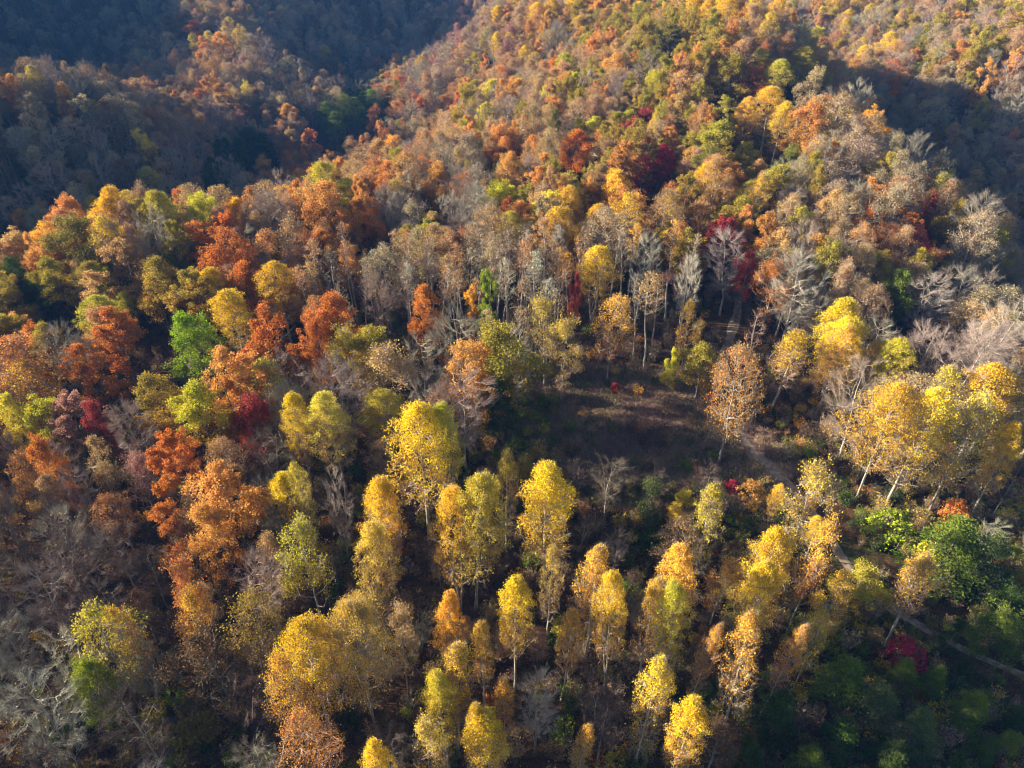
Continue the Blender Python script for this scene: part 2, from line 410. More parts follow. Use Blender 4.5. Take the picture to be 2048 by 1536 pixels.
PROTO['shrub'] = [make_tree(110 + i, 'shrub', 4, .1, 2.2, 60, 36, (.26, .20), limbs=9, sig=.36, twigs=4, twlen=.7, bark=M_DARK, forks=3, thin_low=0, r0=.06) for i in range(3)]

# ------------------------------------------------------------------ colours of foliage (linear base colours)
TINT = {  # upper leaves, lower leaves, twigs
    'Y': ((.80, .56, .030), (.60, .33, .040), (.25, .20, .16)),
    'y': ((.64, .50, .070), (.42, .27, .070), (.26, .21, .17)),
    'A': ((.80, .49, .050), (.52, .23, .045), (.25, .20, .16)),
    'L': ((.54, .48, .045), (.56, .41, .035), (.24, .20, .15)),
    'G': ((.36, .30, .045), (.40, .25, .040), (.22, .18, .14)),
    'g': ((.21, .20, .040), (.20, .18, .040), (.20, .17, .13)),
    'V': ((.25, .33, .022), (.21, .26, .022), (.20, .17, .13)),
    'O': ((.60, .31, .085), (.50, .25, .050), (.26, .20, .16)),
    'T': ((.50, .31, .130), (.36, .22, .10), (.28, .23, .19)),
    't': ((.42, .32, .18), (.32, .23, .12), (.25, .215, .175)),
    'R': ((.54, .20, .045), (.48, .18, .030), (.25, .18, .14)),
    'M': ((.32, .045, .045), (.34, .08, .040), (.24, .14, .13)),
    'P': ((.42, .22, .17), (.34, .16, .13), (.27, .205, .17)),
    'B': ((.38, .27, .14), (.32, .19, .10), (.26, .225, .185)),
    'u': ((.20, .115, .055), (.13, .08, .04), (.12, .095, .078)),  # darker set for shaded trees and brush: shade put into the colour
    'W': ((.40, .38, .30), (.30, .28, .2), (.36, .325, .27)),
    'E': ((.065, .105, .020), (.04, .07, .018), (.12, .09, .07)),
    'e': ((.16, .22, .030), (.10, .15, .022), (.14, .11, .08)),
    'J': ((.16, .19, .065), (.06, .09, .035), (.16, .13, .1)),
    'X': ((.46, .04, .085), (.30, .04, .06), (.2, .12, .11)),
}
def jitter(c, rs, a=.10):
    c = np.array(c) * rs.uniform(1 - a, 1 + a) * np.array([1, rs.uniform(1 - a * .9, 1 + a * .9), 1])
    return [float(q) for q in c]

# ------------------------------------------------------------------ the clearing, the path
FIELD = np.array([(4, 119), (14, 127), (30, 124), (42, 120), (46, 108), (52, 96), (46, 90), (34, 88), (14, 90), (4, 96), (-1, 106)], float)
PATH = np.array([(66, 176), (58, 160), (54, 148), (49, 136), (44, 126), (42.5, 119), (43, 112), (45, 105), (47.5, 98), (50.5, 92), (52, 86), (53, 78), (55, 71), (60, 65), (66, 60.5), (74, 56), (84, 50), (96, 42)], float)
def inside(poly, x, y):
    x = np.asarray(x, float); y = np.asarray(y, float); c = np.zeros(x.shape, bool); n = len(poly)
    for i in range(n):
        x1, y1 = poly[i]; x2, y2 = poly[(i + 1) % n]
        cr = ((y1 > y) != (y2 > y)) & (x < (x2 - x1) * (y - y1) / (y2 - y1 + 1e-12) + x1)
        c ^= cr
    return c
def seg_dist(line, x, y, closed=False):
    x = np.asarray(x, float); y = np.asarray(y, float); best = np.full(x.shape, 1e9)
    n = len(line) if closed else len(line) - 1
    for i in range(n):
        a = line[i]; b = line[(i + 1) % len(line)]; ab = b - a
        t = np.clip(((x - a[0]) * ab[0] + (y - a[1]) * ab[1]) / (ab @ ab), 0, 1)
        best = np.minimum(best, np.hypot(x - a[0] - t * ab[0], y - a[1] - t * ab[1]))
    return best

gz = GZ
fm = np.where(inside(FIELD, _XX, _YY), 1, -1) * seg_dist(FIELD, _XX, _YY, True)
ny, nx = GZ.shape
V = np.column_stack([_XX.ravel(), _YY.ravel(), GZ.ravel()])
j, i = np.meshgrid(np.arange(ny - 1), np.arange(nx - 1), indexing='ij'); a = (j * nx + i).ravel()
me = mesh_np("forest_floor", V, [np.stack([a, a + 1, a + nx + 1, a + nx], 1)], [ground_material()], vattr={"field": np.clip(.5 + fm.ravel() / 8, 0, 1)}, smooth=True)
terrain = bpy.data.objects.new("forest_floor", me); COL.objects.link(terrain); terrain['kind'] = "structure"

def smooth_line(P, n):
    t = np.concatenate([[0], np.cumsum(np.hypot(*np.diff(P, axis=0).T))]); s = np.linspace(0, t[-1], n)
    Q = np.column_stack([np.interp(s, t, P[:, 0]), np.interp(s, t, P[:, 1])])
    for _ in range(6): Q[1:-1] = (Q[:-2] + 2 * Q[1:-1] + Q[2:]) / 4
    return Q
def path_mesh():
    Q = smooth_line(PATH, 220); d = norm(np.gradient(Q, axis=0)); nr = np.column_stack([-d[:, 1], d[:, 0]])
    rs = np.random.RandomState(3); k = np.arange(len(Q))
    wd = np.interp(Q[:, 1], [60, 84, 92], [.75, .9, 1.3]); wl = wd + .15 * np.sin(k * .31) + .06 * np.sin(k * .8 + 1) + rs.uniform(-.05, .05, len(Q)); wr = wd + .15 * np.sin(k * .27 + 2) + .06 * np.sin(k * .7) + rs.uniform(-.05, .05, len(Q))
    cols = []
    for s, w in ((-1, wl), (-.45, wl), (0, wl), (.45, wr), (1, wr)):
        p = Q + nr * (s * w)[:, None]
        zz = ground(p[:, 0], p[:, 1]) + (.10 - .12 * (abs(s) == 1) - .05 * (abs(s) == .45))
        cols.append(np.column_stack([p, zz]))
    V = np.stack(cols, 1).reshape(-1, 3)
    F = []
    for a in range(len(Q) - 1):
        for b in range(4): F.append((a * 5 + b, a * 5 + b + 1, a * 5 + b + 6, a * 5 + b + 5))
    m, ns, ls = new_mat("packed_dirt")
    g = N(ns, "ShaderNodeNewGeometry"); no = N(ns, "ShaderNodeTexNoise"); no.inputs['Scale'].default_value = 1.2; no.inputs['Detail'].default_value = 6
    ls.new(g.outputs['Position'], no.inputs['Vector'])
    r_ = N(ns, "ShaderNodeMapRange"); r_.inputs[1].default_value = .35; r_.inputs[2].default_value = .65; ls.new(no.outputs[0], r_.inputs[0])
    c = mixrgb(ns, ls, (.17, .125, .09, 1), (.34, .26, .19, 1), r_.outputs[0])
    d_ = N(ns, "ShaderNodeBsdfDiffuse"); ls.new(c, d_.inputs[0]); o = N(ns, "ShaderNodeOutputMaterial"); ls.new(d_.outputs[0], o.inputs[0])
    me = mesh_np("dirt_path", V, [np.array(F)], [m], smooth=True)
    ob = bpy.data.objects.new("dirt_path", me); COL.objects.link(ob); ob['kind'] = "structure"
path_mesh()

# ------------------------------------------------------------------ trees: one list, then things
# kind -> (name, category)
KIND = {'poplar': 'poplar_tree', 'thin': 'poplar_tree', 'pole': 'bare_tree', 'wide': 'poplar_tree', 'oak': 'oak_tree', 'sparse': 'oak_tree', 'bare': 'bare_tree', 'cedar': 'cedar_tree', 'pine': 'pine_tree', 'shrub': 'shrub', 'maple': 'maple_tree'}
PROTO['maple'] = PROTO['oak']
trees = []      # dicts
def hero(u, v, w, st, h, code, label, short=None, variant=None, squash=None):
    x, y, d = place(u, v, h)
    z = float(ground(x, y))
    rs = np.random.RandomState(int(u * 7 + v))
    pr = PROTO[st]; k = rs.randint(len(pr)) if variant is None else variant
    sx = (w * d / FPX) / (2 * pr[k]['r'] * (1.3 if st == 'cedar' and h < 11 else 1.14 if st in ('poplar', 'thin') else 1.04))
    if st in ('bare', 'pole'): sx = min(sx, 1.12 * h / pr[k]['h'])
    trees.append(dict(x=x, y=y, z=z, st=st, k=k, sx=sx, sz=h / pr[k]['h'], rz=rs.uniform(0, 6.28), code=code, label=label, short=short, hero=True, h=h, w=w))

HEROES = [
(835,822,150,'poplar',27,'Y',"broad bright yellow poplar standing at the left edge of the shaded clearing","broad yellow poplar at the clearing",0),
(885,815,85,'poplar',26,'L',"greener poplar crown tucked right behind the broad yellow poplar at the clearing"),
(905,985,110,'poplar',25,'Y',"left, orange-skirted half of the large double yellow poplar below the clearing",None,3),
(940,950,125,'poplar',28,'L',"large lemon-green poplar of the double pair below the clearing, with twin pale trunks","large lemon-green double poplar",0),
(1105,925,125,'poplar',26,'Y',"golden poplar with ragged top alone in front of the clearing, brown lower leaves","ragged golden poplar before the clearing",1),
(752,965,92,'poplar',24,'Y',"round yellow poplar with orange skirt just left of the lemon-green double poplar","round yellow poplar with orange skirt",2),
(740,1062,105,'poplar',24,'y',"egg-shaped olive-yellow poplar directly in front of the orange-skirted round poplar","egg-shaped olive-yellow poplar",5),
(588,918,55,'thin',22,'L',"small lime-yellow poplar beside a thin bare leaning tree","small lime-yellow poplar"),
(590,1042,120,'sparse',23,'L',"loose-crowned yellow tree with long bare pale trunk in front of the orange oak","loose yellow tree with long trunk"),
(580,790,75,'poplar',22,'Y',"left one of two mustard yellow poplars behind the small lime-yellow poplar","left mustard poplar",4),
(655,783,100,'poplar',23,'y',"right, larger one of two mustard yellow poplars left of the clearing","right mustard poplar",0),
(380,770,125,'oak',20,'L',"wide lime-yellow tree beside the dark red maple","wide lime-yellow tree"),
(530,730,100,'thin',20,'y',"pale yellow dome-shaped tree half leafless behind the dark red maple","pale yellow half-leafless dome"),
(1010,900,60,'thin',22,'y',"slender tan-yellow poplar between the large double poplar and the clearing shade","slender tan-yellow poplar"),
(1030,1155,85,'poplar',24,'Y',"yellow poplar on a tall thin trunk below the ragged golden poplar","yellow poplar on tall thin trunk",2),
(890,1190,75,'poplar',22,'A',"amber-yellow poplar in front of the double poplar's twin trunks","amber poplar before the twin trunks",4),
(965,1250,55,'thin',20,'A',"narrow amber poplar with half-bare lower limbs, right of the amber poplar"),
(897,1308,85,'thin',22,'A',"orange-yellow poplar top rising behind a lime green one","orange-yellow poplar top"),
(882,1352,90,'poplar',21,'L',"lime green poplar growing in front of an orange-yellow poplar top","lime green lower poplar"),
(1010,1348,52,'thin',19,'A',"little peach-yellow poplar right of the lime green lower poplar"),
(1190,1108,78,'thin',23,'A',"orange round-topped poplar with a long dark trunk","orange round-topped poplar"),
(1240,1150,88,'poplar',24,'Y',"golden poplar with branchy grey skirt, right of the orange round-topped poplar","golden poplar with branchy skirt",6),
(1135,1228,62,'thin',19,'A',"small rusty-yellow poplar left of the branchy-skirted golden poplar","small rusty-yellow poplar"),
(1105,1095,58,'thin',20,'y',"dull thin poplar in the shade under the ragged golden poplar"),
(1350,1105,110,'poplar',25,'A',"large amber-yellow poplar with wide round head, middle of the front stand","large amber round-headed poplar",5),
(1312,1155,62,'thin',22,'A',"slim amber poplar leaning against the large amber round-headed poplar's left side"),
(1372,1175,92,'poplar',24,'L',"lemon-lime poplar with drooping leafy sides in front of the large amber one","lemon-lime poplar",3),
(1412,1258,46,'thin',20,'A',"tiny-headed orange poplar just right of the lemon-lime poplar"),
(1310,1325,95,'thin',23,'Y',"bright-topped yellow poplar with a wide leafless grey skirt","bright-topped poplar with grey skirt",1),
(1390,1405,95,'poplar',23,'Y',"nearest full yellow poplar at the bottom beside dark green bushes","nearest full yellow poplar",2),
(1515,1255,88,'thin',24,'A',"tan-gold poplar with dry leaves hanging all the way down its side","tan-gold poplar with dry leaves"),
(1585,1250,52,'thin',21,'A',"glowing orange round poplar top right of the tan-gold poplar","glowing orange poplar top"),
(1565,1062,112,'poplar',25,'Y',"large golden poplar head above another yellow one, right of the clearing's lower edge","large golden upper poplar",0),
(1540,1135,92,'poplar',23,'Y',"yellow poplar directly in front of the large golden upper poplar",None,4),
(1660,1035,88,'sparse',24,'A',"peach-orange tree with feathery thin crown on a long dark trunk","peach feathery tree"),
(1640,940,125,'sparse',22,'y',"wide pale yellow tree with many grey branches at the end of the dirt path","wide pale tree at the path's end"),
(1425,988,80,'thin',21,'L',"mustard green-yellow tree at the clearing's lower right edge","mustard tree at the clearing edge"),
(1375,1040,100,'sparse',14,'T',"thin brown leafy tree below the mustard one at the clearing edge"),
(1800,775,150,'wide',25,'Y',"big yellow tree with leaning white trunk, left of a pair on the right slope","big yellow tree with white trunk",0),
(1870,790,120,'poplar',26,'Y',"big yellow tree with white trunk, right of a pair on the right slope","right one of the white-trunk pair",5),
(1965,800,120,'sparse',25,'y',"half-bare yellowish tree with a long pale trunk, right of the white-trunk pair","half-bare pale-trunk tree"),
(2040,850,70,'poplar',22,'Y',"yellow poplar cut by the right edge beyond the half-bare pale-trunk tree"),
(1855,1125,72,'thin',19,'A',"orange-tan thin-topped tree above the lower stretch of the path","orange-tan thin-topped tree"),
(1690,1140,85,'sparse',17,'A',"orange-olive tree right of the large golden poplars in the brush","orange-olive brush tree"),
(1655,1215,62,'sparse',18,'L',"yellow-green sparse tree above the dark green bushes","yellow-green sparse tree"),
(600,1255,160,'wide',24,'Y',"left half of the huge spreading yellow tree group at the bottom","left half of the huge yellow tree",0),
(700,1215,170,'wide',25,'y',"huge spreading tan-yellow tree with twin grey trunks at the bottom","huge spreading tan-yellow tree",1),
(560,1310,110,'sparse',20,'A',"thin amber tree at the left foot of the huge spreading yellow tree"),
(620,1440,130,'sparse',17,'O',"orange-leaved low tree at the bottom edge under the huge spreading tree","orange low tree at the bottom"),
(745,1500,85,'poplar',20,'Y',"bright yellow poplar top cut by the bottom edge"),
(980,1445,110,'poplar',19,'Y',"bright yellow poplar beside the lime green lower poplar at the bottom edge","bright yellow poplar at the bottom"),
(932,1408,50,'thin',20,'Y',"small yellow poplar head behind the bright yellow poplar at the bottom"),
(840,1430,95,'sparse',19,'y',"olive-yellow sparse tree left of the bright yellow poplar at the bottom"),
(1155,1460,50,'thin',17,'A',"small orange-yellow tree top alone at the bottom beside a white bare tree","small orange tree top at the bottom"),
(180,1215,135,'sparse',20,'L',"irregular yellow-green tree on a dark slanting trunk in the lower left","irregular yellow-green tree"),
(165,1325,100,'oak',16,'V',"vivid lime green tree in the lower left, below the irregular yellow-green one","vivid lime green tree",3),
(232,1215,58,'sparse',18,'A',"orange sprig-like crown touching the irregular yellow-green tree"),
(350,1130,100,'sparse',21,'R',"tall orange tree with bare patches in the lower left thicket","tall patchy orange tree"),
(365,1190,85,'sparse',18,'A',"amber tree below the tall patchy orange tree"),
(490,1195,120,'sparse',19,'G',"olive-gold open tree beside the huge spreading tree's upper left","olive-gold open tree"),
(435,925,175,'oak',23,'O',"very large orange-tan oak with rounded hazy crown, lower left middle","very large orange-tan oak",0),
(400,1010,110,'oak',19,'O',"orange-tan crown forming the lower left part of the very large oak's clump"),
(330,862,110,'oak',21,'R',"rust-orange tree below the wide lime-yellow tree","rust-orange tree below the lime one",2),
(78,875,78,'oak',20,'R',"glowing orange tree by the left edge","glowing orange tree by the left edge",1),
(492,800,88,'maple',18,'M',"dark red maple in front of the pale yellow dome","dark red maple in front",4),
(290,755,110,'oak',19,'G',"coarse olive-buff oak with knobbly crown left of the wide lime-yellow tree","knobbly olive-buff oak",3),
(362,632,122,'oak',21,'V',"single bright green tree among orange crowns on the left","single bright green tree",3),
(655,590,120,'oak',21,'R',"tall rust-orange oak standing out in the left middle","tall rust-orange oak",1),
(625,640,80,'oak',18,'R',"lower left shoulder crown of the tall rust-orange oak"),
(480,530,92,'oak',20,'R',"bright orange oak on the left crest beside a yellow crown","bright orange crest oak",6),
(548,530,100,'poplar',21,'Y',"yellow crown right of the bright orange oak on the left crest","yellow crest crown",0),
(458,582,92,'poplar',20,'Y',"golden yellow crown below the bright orange crest oak","golden crown below the crest",2),
(380,540,115,'oak',20,'G',"large olive-gold oak left of the bright orange crest oak","large olive-gold crest oak",2),
(690,665,95,'sparse',19,'L',"yellow-olive sparse tree in front of the tall rust-orange oak","yellow-olive sparse tree"),
(965,540,70,'oak',23,'V',"lone green round-headed maple on a tall thin trunk in mid picture","lone green round-headed tree",7),
(942,575,48,'oak',19,'A',"orange-gold low crown hanging left of the lone green round-headed tree"),
(850,572,85,'oak',19,'R',"orange oak left of the lone green round-headed tree","orange oak in the grey wood",3),
(755,560,72,'bare',19,'P',"pink-tinged leafless tree between the rust oak and the orange oak","pink-tinged leafless tree"),
(620,620,50,'bare',17,'P',"mauve twiggy tree left of the tall rust-orange oak"),
(1450,435,88,'maple',19,'M',"dark crimson maple below an olive crown on the main ridge","dark crimson ridge maple",2),
(1470,470,110,'bare',21,'W',"pale bare tree with pinkish twigs in front of the crimson ridge maple","pale bare tree below the crimson maple"),
(1195,492,95,'poplar',20,'Y',"bright yellow crown at the top of the grey trunks","bright yellow crown above grey trunks",3),
(1152,545,32,'maple',18,'M',"thin red column-like tree left under the bright yellow crown"),
(1610,520,105,'bare',23,'W',"white leafless tree with fine upswept branches on the right slope","white leafless tree on the right slope",0),
(1815,545,80,'oak',17,'e',"green leafy tree among grey trees on the right slope","green tree on the right slope",4),
(1872,390,48,'maple',17,'M',"small pinkish-red tree high on the right slope","small red tree high on the right"),
(1410,690,100,'oak',14,'G',"dense low olive-orange tree at the clearing's upper edge","dense olive tree at the clearing's top",6),
(1490,698,115,'sparse',26,'O',"orange feathery tree on a tall trunk beside the dirt path","orange tree beside the path",2),
(1685,655,90,'poplar',20,'Y',"lemon yellow crown on the right beyond the path","lemon crown beyond the path",1),
(1585,662,75,'thin',19,'Y',"yellow-topped poplar left of the lemon crown beyond the path"),
(1800,675,90,'poplar',20,'L',"yellow-green dome right of the lemon crown beyond the path","yellow-green dome on the right",4),
(1742,680,42,'thin',18,'A',"small orange top between the lemon crown and the yellow-green dome"),
(1905,738,80,'thin',20,'L',"pale lemon poplar behind the white-trunk pair"),
(1548,175,90,'poplar',22,'Y',"brightest yellow crown high on the main ridge","brightest yellow ridge crown",0),
(1500,195,60,'poplar',20,'A',"amber yellow crown left of the brightest yellow ridge crown"),
(1572,205,60,'poplar',20,'Y',"yellow crown right against the brightest yellow ridge crown"),
(1520,130,75,'maple',17,'R',"dark orange-red crown just behind the brightest yellow ridge crown"),
(1560,120,60,'poplar',20,'L',"yellow-green crown behind the dark orange-red ridge crown"),
(1610,95,75,'poplar',20,'L',"lemon-green ridge crown near the shadow's edge","lemon-green ridge crown"),
(1330,290,55,'maple',17,'X',"magenta-red crown in the middle of the main ridge","magenta ridge crown",3),
(1290,310,70,'oak',17,'M',"dull red crown left of the magenta ridge crown"),
(1340,50,90,'oak',19,'g',"dark green broad oak at the top of the main ridge","dark green oak at the top",0),
(1300,90,85,'oak',19,'g',"dark green broad crown in front of the dark green oak at the top"),
(1470,110,90,'oak',20,'G',"olive green broad crown on the ridge left of the red one","olive crown up the ridge"),
(1000,250,70,'oak',19,'O',"orange round crown in the middle of the left-hand slope","orange crown mid slope"),
(1150,260,80,'oak',19,'R',"orange-red round crown on the middle slope","orange-red crown mid slope"),
(870,330,60,'oak',18,'O',"orange crown on the lower middle slope","orange crown on the lower slope"),
(745,400,58,'oak',19,'R',"cone-like orange crown on the lower left slope","cone-like orange crown"),
(1130,640,90,'sparse',20,'y',"pale gold tree among the grey trunks","pale gold tree among grey trunks"),
(1095,600,85,'sparse',21,'y',"straw yellow tree left of the pale gold one among grey trunks"),
(1230,592,90,'sparse',21,'A',"peach-coloured tree above the thin grey trunks","peach tree above grey trunks"),
(1345,700,34,'oak',14,'L',"small lime-yellow sapling beside a tall bare trunk at the clearing's top"),
(1385,610,60,'sparse',18,'A',"gold-orange tree behind the dense olive tree at the clearing's top"),
(1500,500,60,'maple',18,'M',"maroon dark crown behind the pale bare tree on the ridge foot"),
(498,255,60,'pine',21,'E',"dark green pine group crown at the bottom of the shaded valley","dark pine in the valley",0),
(520,268,50,'pine',20,'E',"dark pine right beside the valley's tallest dark pine"),
(475,275,45,'pine',19,'E',"dark pine left beside the valley's tallest dark pine"),
(680,190,48,'pine',21,'e',"green pine at the top of the valley pine group","top pine of the valley group",1),
(650,205,45,'pine',20,'e',"green pine left of the top pine of the valley group"),
(710,195,45,'pine',20,'e',"green pine right of the top pine of the valley group"),
(665,225,45,'pine',19,'e',"green pine in front of the top pine of the valley group"),
(740,180,45,'pine',19,'e',"outermost right pine of the valley group","outermost right valley pine"),
(390,42,48,'oak',20,'R',"orange crown catching the sun on the far spur","orange crown on the far spur",4),
(85,120,26,'poplar',18,'Y',"small yellow crown alone on the shaded far slope"),
(235,155,36,'poplar',19,'Y',"small yellow crown at the sunlit rim of the far left hill","yellow crown on the far left rim"),
(120,165,45,'oak',19,'O',"orange crown on the far left rim"),
(15,150,50,'oak',19,'O',"tan-orange crown at the far left rim's outer end"),
(160,690,125,'oak',19,'R',"rust-orange oak on the left slope","rust-orange oak on the left slope",5),
(210,620,120,'oak',20,'R',"large orange oak above the left slope's rust one","large orange oak on the left"),
(300,520,110,'oak',20,'G',"olive-gold oak above the large orange oak on the left","olive-gold oak on the left"),
(95,515,90,'oak',18,'G',"dull grey-green tree in the hollow by the left edge","grey-green tree in the hollow",6),
(15,790,70,'oak',19,'L',"yellow-green tree cut by the left edge","yellow-green tree at the left edge"),
(120,790,110,'oak',18,'P',"dusky red-brown tree right of the left edge's yellow-green one"),
(190,800,60,'maple',17,'M',"deep red tree in the rusty crowns on the left","deep red tree on the left"),
(250,820,110,'bare',18,'P',"mauve leafless crown between the knobbly oak and the orange trees"),
(1078,1355,85,'bare',17,'W',"white leafless tree at the bottom in the middle","white leafless tree at the bottom",4),
(45,1375,150,'bare',19,'W',"white bare tree with forked leaning trunk in the bottom left corner","white bare tree in the corner",2),
(110,1275,110,'bare',17,'W',"bare grey-white tree behind the bottom left corner tree"),
(250,1270,100,'bare',16,'B',"grey bare tree right of the irregular yellow-green tree"),
(660,940,60,'bare',20,'W',"thin bare leaning tree right of the small lime-yellow poplar"),
(1290,480,60,'bare',21,'W',"thin white-trunked leafless tree above the clearing"),
(1385,520,50,'bare',21,'W',"slim white bare tree in front of the ridge maples"),
(1880,560,90,'bare',19,'W',"pale bare tree right of the green tree on the right slope"),
(790,1215,85,'sparse',19,'T',"brown nearly leafless tree right of the huge spreading tree","brown nearly leafless tree"),
(1305,962,72,'cedar',11,'J',"grey-green cedar at the lower edge of the clearing","grey-green cedar at the clearing",0),
(1362,985,58,'oak',9,'L',"bright lime bush-like tree right of the grey-green cedar","lime sapling by the cedar",4),
(1930,1050,150,'cedar',12,'e',"large feathery green cedar at the right edge","large feathery cedar at the right",1),
(2010,1080,110,'cedar',12,'J',"grey-green cedar behind the large feathery cedar"),
(2020,1225,130,'cedar',10,'e',"round green cedar at the right edge below the path","round cedar below the path",2),
(1690,1315,120,'cedar',9,'e',"broad dark green cedar left of the magenta shrub","broad cedar by the magenta shrub",3),
(1825,1330,75,'cedar',7,'e',"bright green cedar right under the magenta shrub","cedar under the magenta shrub"),
(1885,1338,60,'cedar',7,'e',"small cedar right of the one under the magenta shrub"),
(1570,1390,115,'cedar',10,'E',"dark green cedar right of the nearest full yellow poplar","dark cedar by the nearest poplar"),
(1510,1490,90,'cedar',7,'E',"low dark cedar at the bottom edge right of the nearest full yellow poplar"),
(1780,1390,120,'cedar',8,'J',"blue-green cedar below the magenta shrub's cedars","blue-green cedar"),
(1700,1445,120,'cedar',8,'E',"dark cedar in front of the blue-green cedar"),
(1860,1440,110,'cedar',8,'J',"grey-green cedar near the bottom right corner","cedar near the bottom right corner"),
(1960,1385,100,'cedar',8,'e',"green cedar left of the bottom right corner's edge"),
(2025,1470,90,'cedar',7,'e',"green cedar in the bottom right corner"),
(1790,1490,110,'cedar',7,'E',"dark cedar at the bottom edge left of the corner cedar"),
(1620,1500,90,'cedar',6,'e',"small bright cedar at the bottom edge"),
(1822,1290,75,'shrub',5,'X',"magenta-red shrub on top of green cedars by the lower path","magenta shrub"),
(1925,1010,58,'shrub',6,'R',"orange shrub at the foot of the half-bare pale trunk","orange shrub at the pale trunk"),
(1790,1030,90,'shrub',6,'V',"vine-green bush at the foot of the white trunks"),
(1860,1095,90,'shrub',5,'L',"yellow-green bush left of the large feathery cedar"),
(1510,970,60,'shrub',4,'O',"orange bush at the clearing edge beside the path's end"),
(1465,965,30,'shrub',3,'X',"small magenta bush at the clearing's lower edge"),
(1430,785,34,'shrub',3,'M',"dark red bush where the path enters the trees at the clearing's top"),
(1232,770,24,'shrub',2.5,'M',"small dark red bush at the upper left of the clearing"),
(1310,1070,60,'shrub',4,'E',"dark green bush below the grey-green cedar"),
(1000,900,50,'shrub',4,'e',"green bush in the shade left of the clearing"),
(870,1470,60,'shrub',4,'e',"green bush at the bottom in the shade"),
(380,1450,100,'shrub',5,'g',"green shrub in shade at the bottom left","green shrub at the bottom left"),
(130,1440,80,'shrub',5,'E',"dark green shrub right of the white bare corner tree"),
]
for hh in HEROES: hero(*hh)

ROWS = [  # what grows where, cell by cell; u darkens trees on the shaded slopes
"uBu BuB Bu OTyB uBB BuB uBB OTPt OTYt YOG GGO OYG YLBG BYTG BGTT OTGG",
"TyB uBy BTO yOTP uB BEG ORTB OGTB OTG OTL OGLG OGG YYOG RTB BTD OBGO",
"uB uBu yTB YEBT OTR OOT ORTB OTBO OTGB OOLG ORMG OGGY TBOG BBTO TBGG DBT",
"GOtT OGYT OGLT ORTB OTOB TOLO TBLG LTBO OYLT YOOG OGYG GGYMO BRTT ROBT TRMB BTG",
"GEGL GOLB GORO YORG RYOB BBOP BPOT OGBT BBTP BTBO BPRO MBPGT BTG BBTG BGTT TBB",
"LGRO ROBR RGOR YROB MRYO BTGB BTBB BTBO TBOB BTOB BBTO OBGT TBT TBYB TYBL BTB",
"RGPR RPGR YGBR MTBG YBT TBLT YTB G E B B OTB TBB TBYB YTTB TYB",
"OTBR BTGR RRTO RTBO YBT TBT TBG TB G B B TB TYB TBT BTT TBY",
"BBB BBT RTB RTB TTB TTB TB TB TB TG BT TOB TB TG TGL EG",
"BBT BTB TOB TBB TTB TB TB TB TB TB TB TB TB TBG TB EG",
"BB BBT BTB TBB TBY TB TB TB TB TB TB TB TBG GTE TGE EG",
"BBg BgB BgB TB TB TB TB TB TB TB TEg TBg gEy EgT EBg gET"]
ROWS = [r.split() for r in ROWS]
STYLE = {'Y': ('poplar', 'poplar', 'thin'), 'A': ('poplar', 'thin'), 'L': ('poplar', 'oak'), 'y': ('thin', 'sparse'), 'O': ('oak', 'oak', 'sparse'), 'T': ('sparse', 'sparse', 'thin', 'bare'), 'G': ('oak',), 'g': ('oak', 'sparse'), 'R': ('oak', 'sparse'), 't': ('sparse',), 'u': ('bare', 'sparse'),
         'M': ('maple',), 'P': ('bare', 'sparse'), 'B': ('bare',), 'E': ('pine',), 'D': ('bare', 'sparse')}
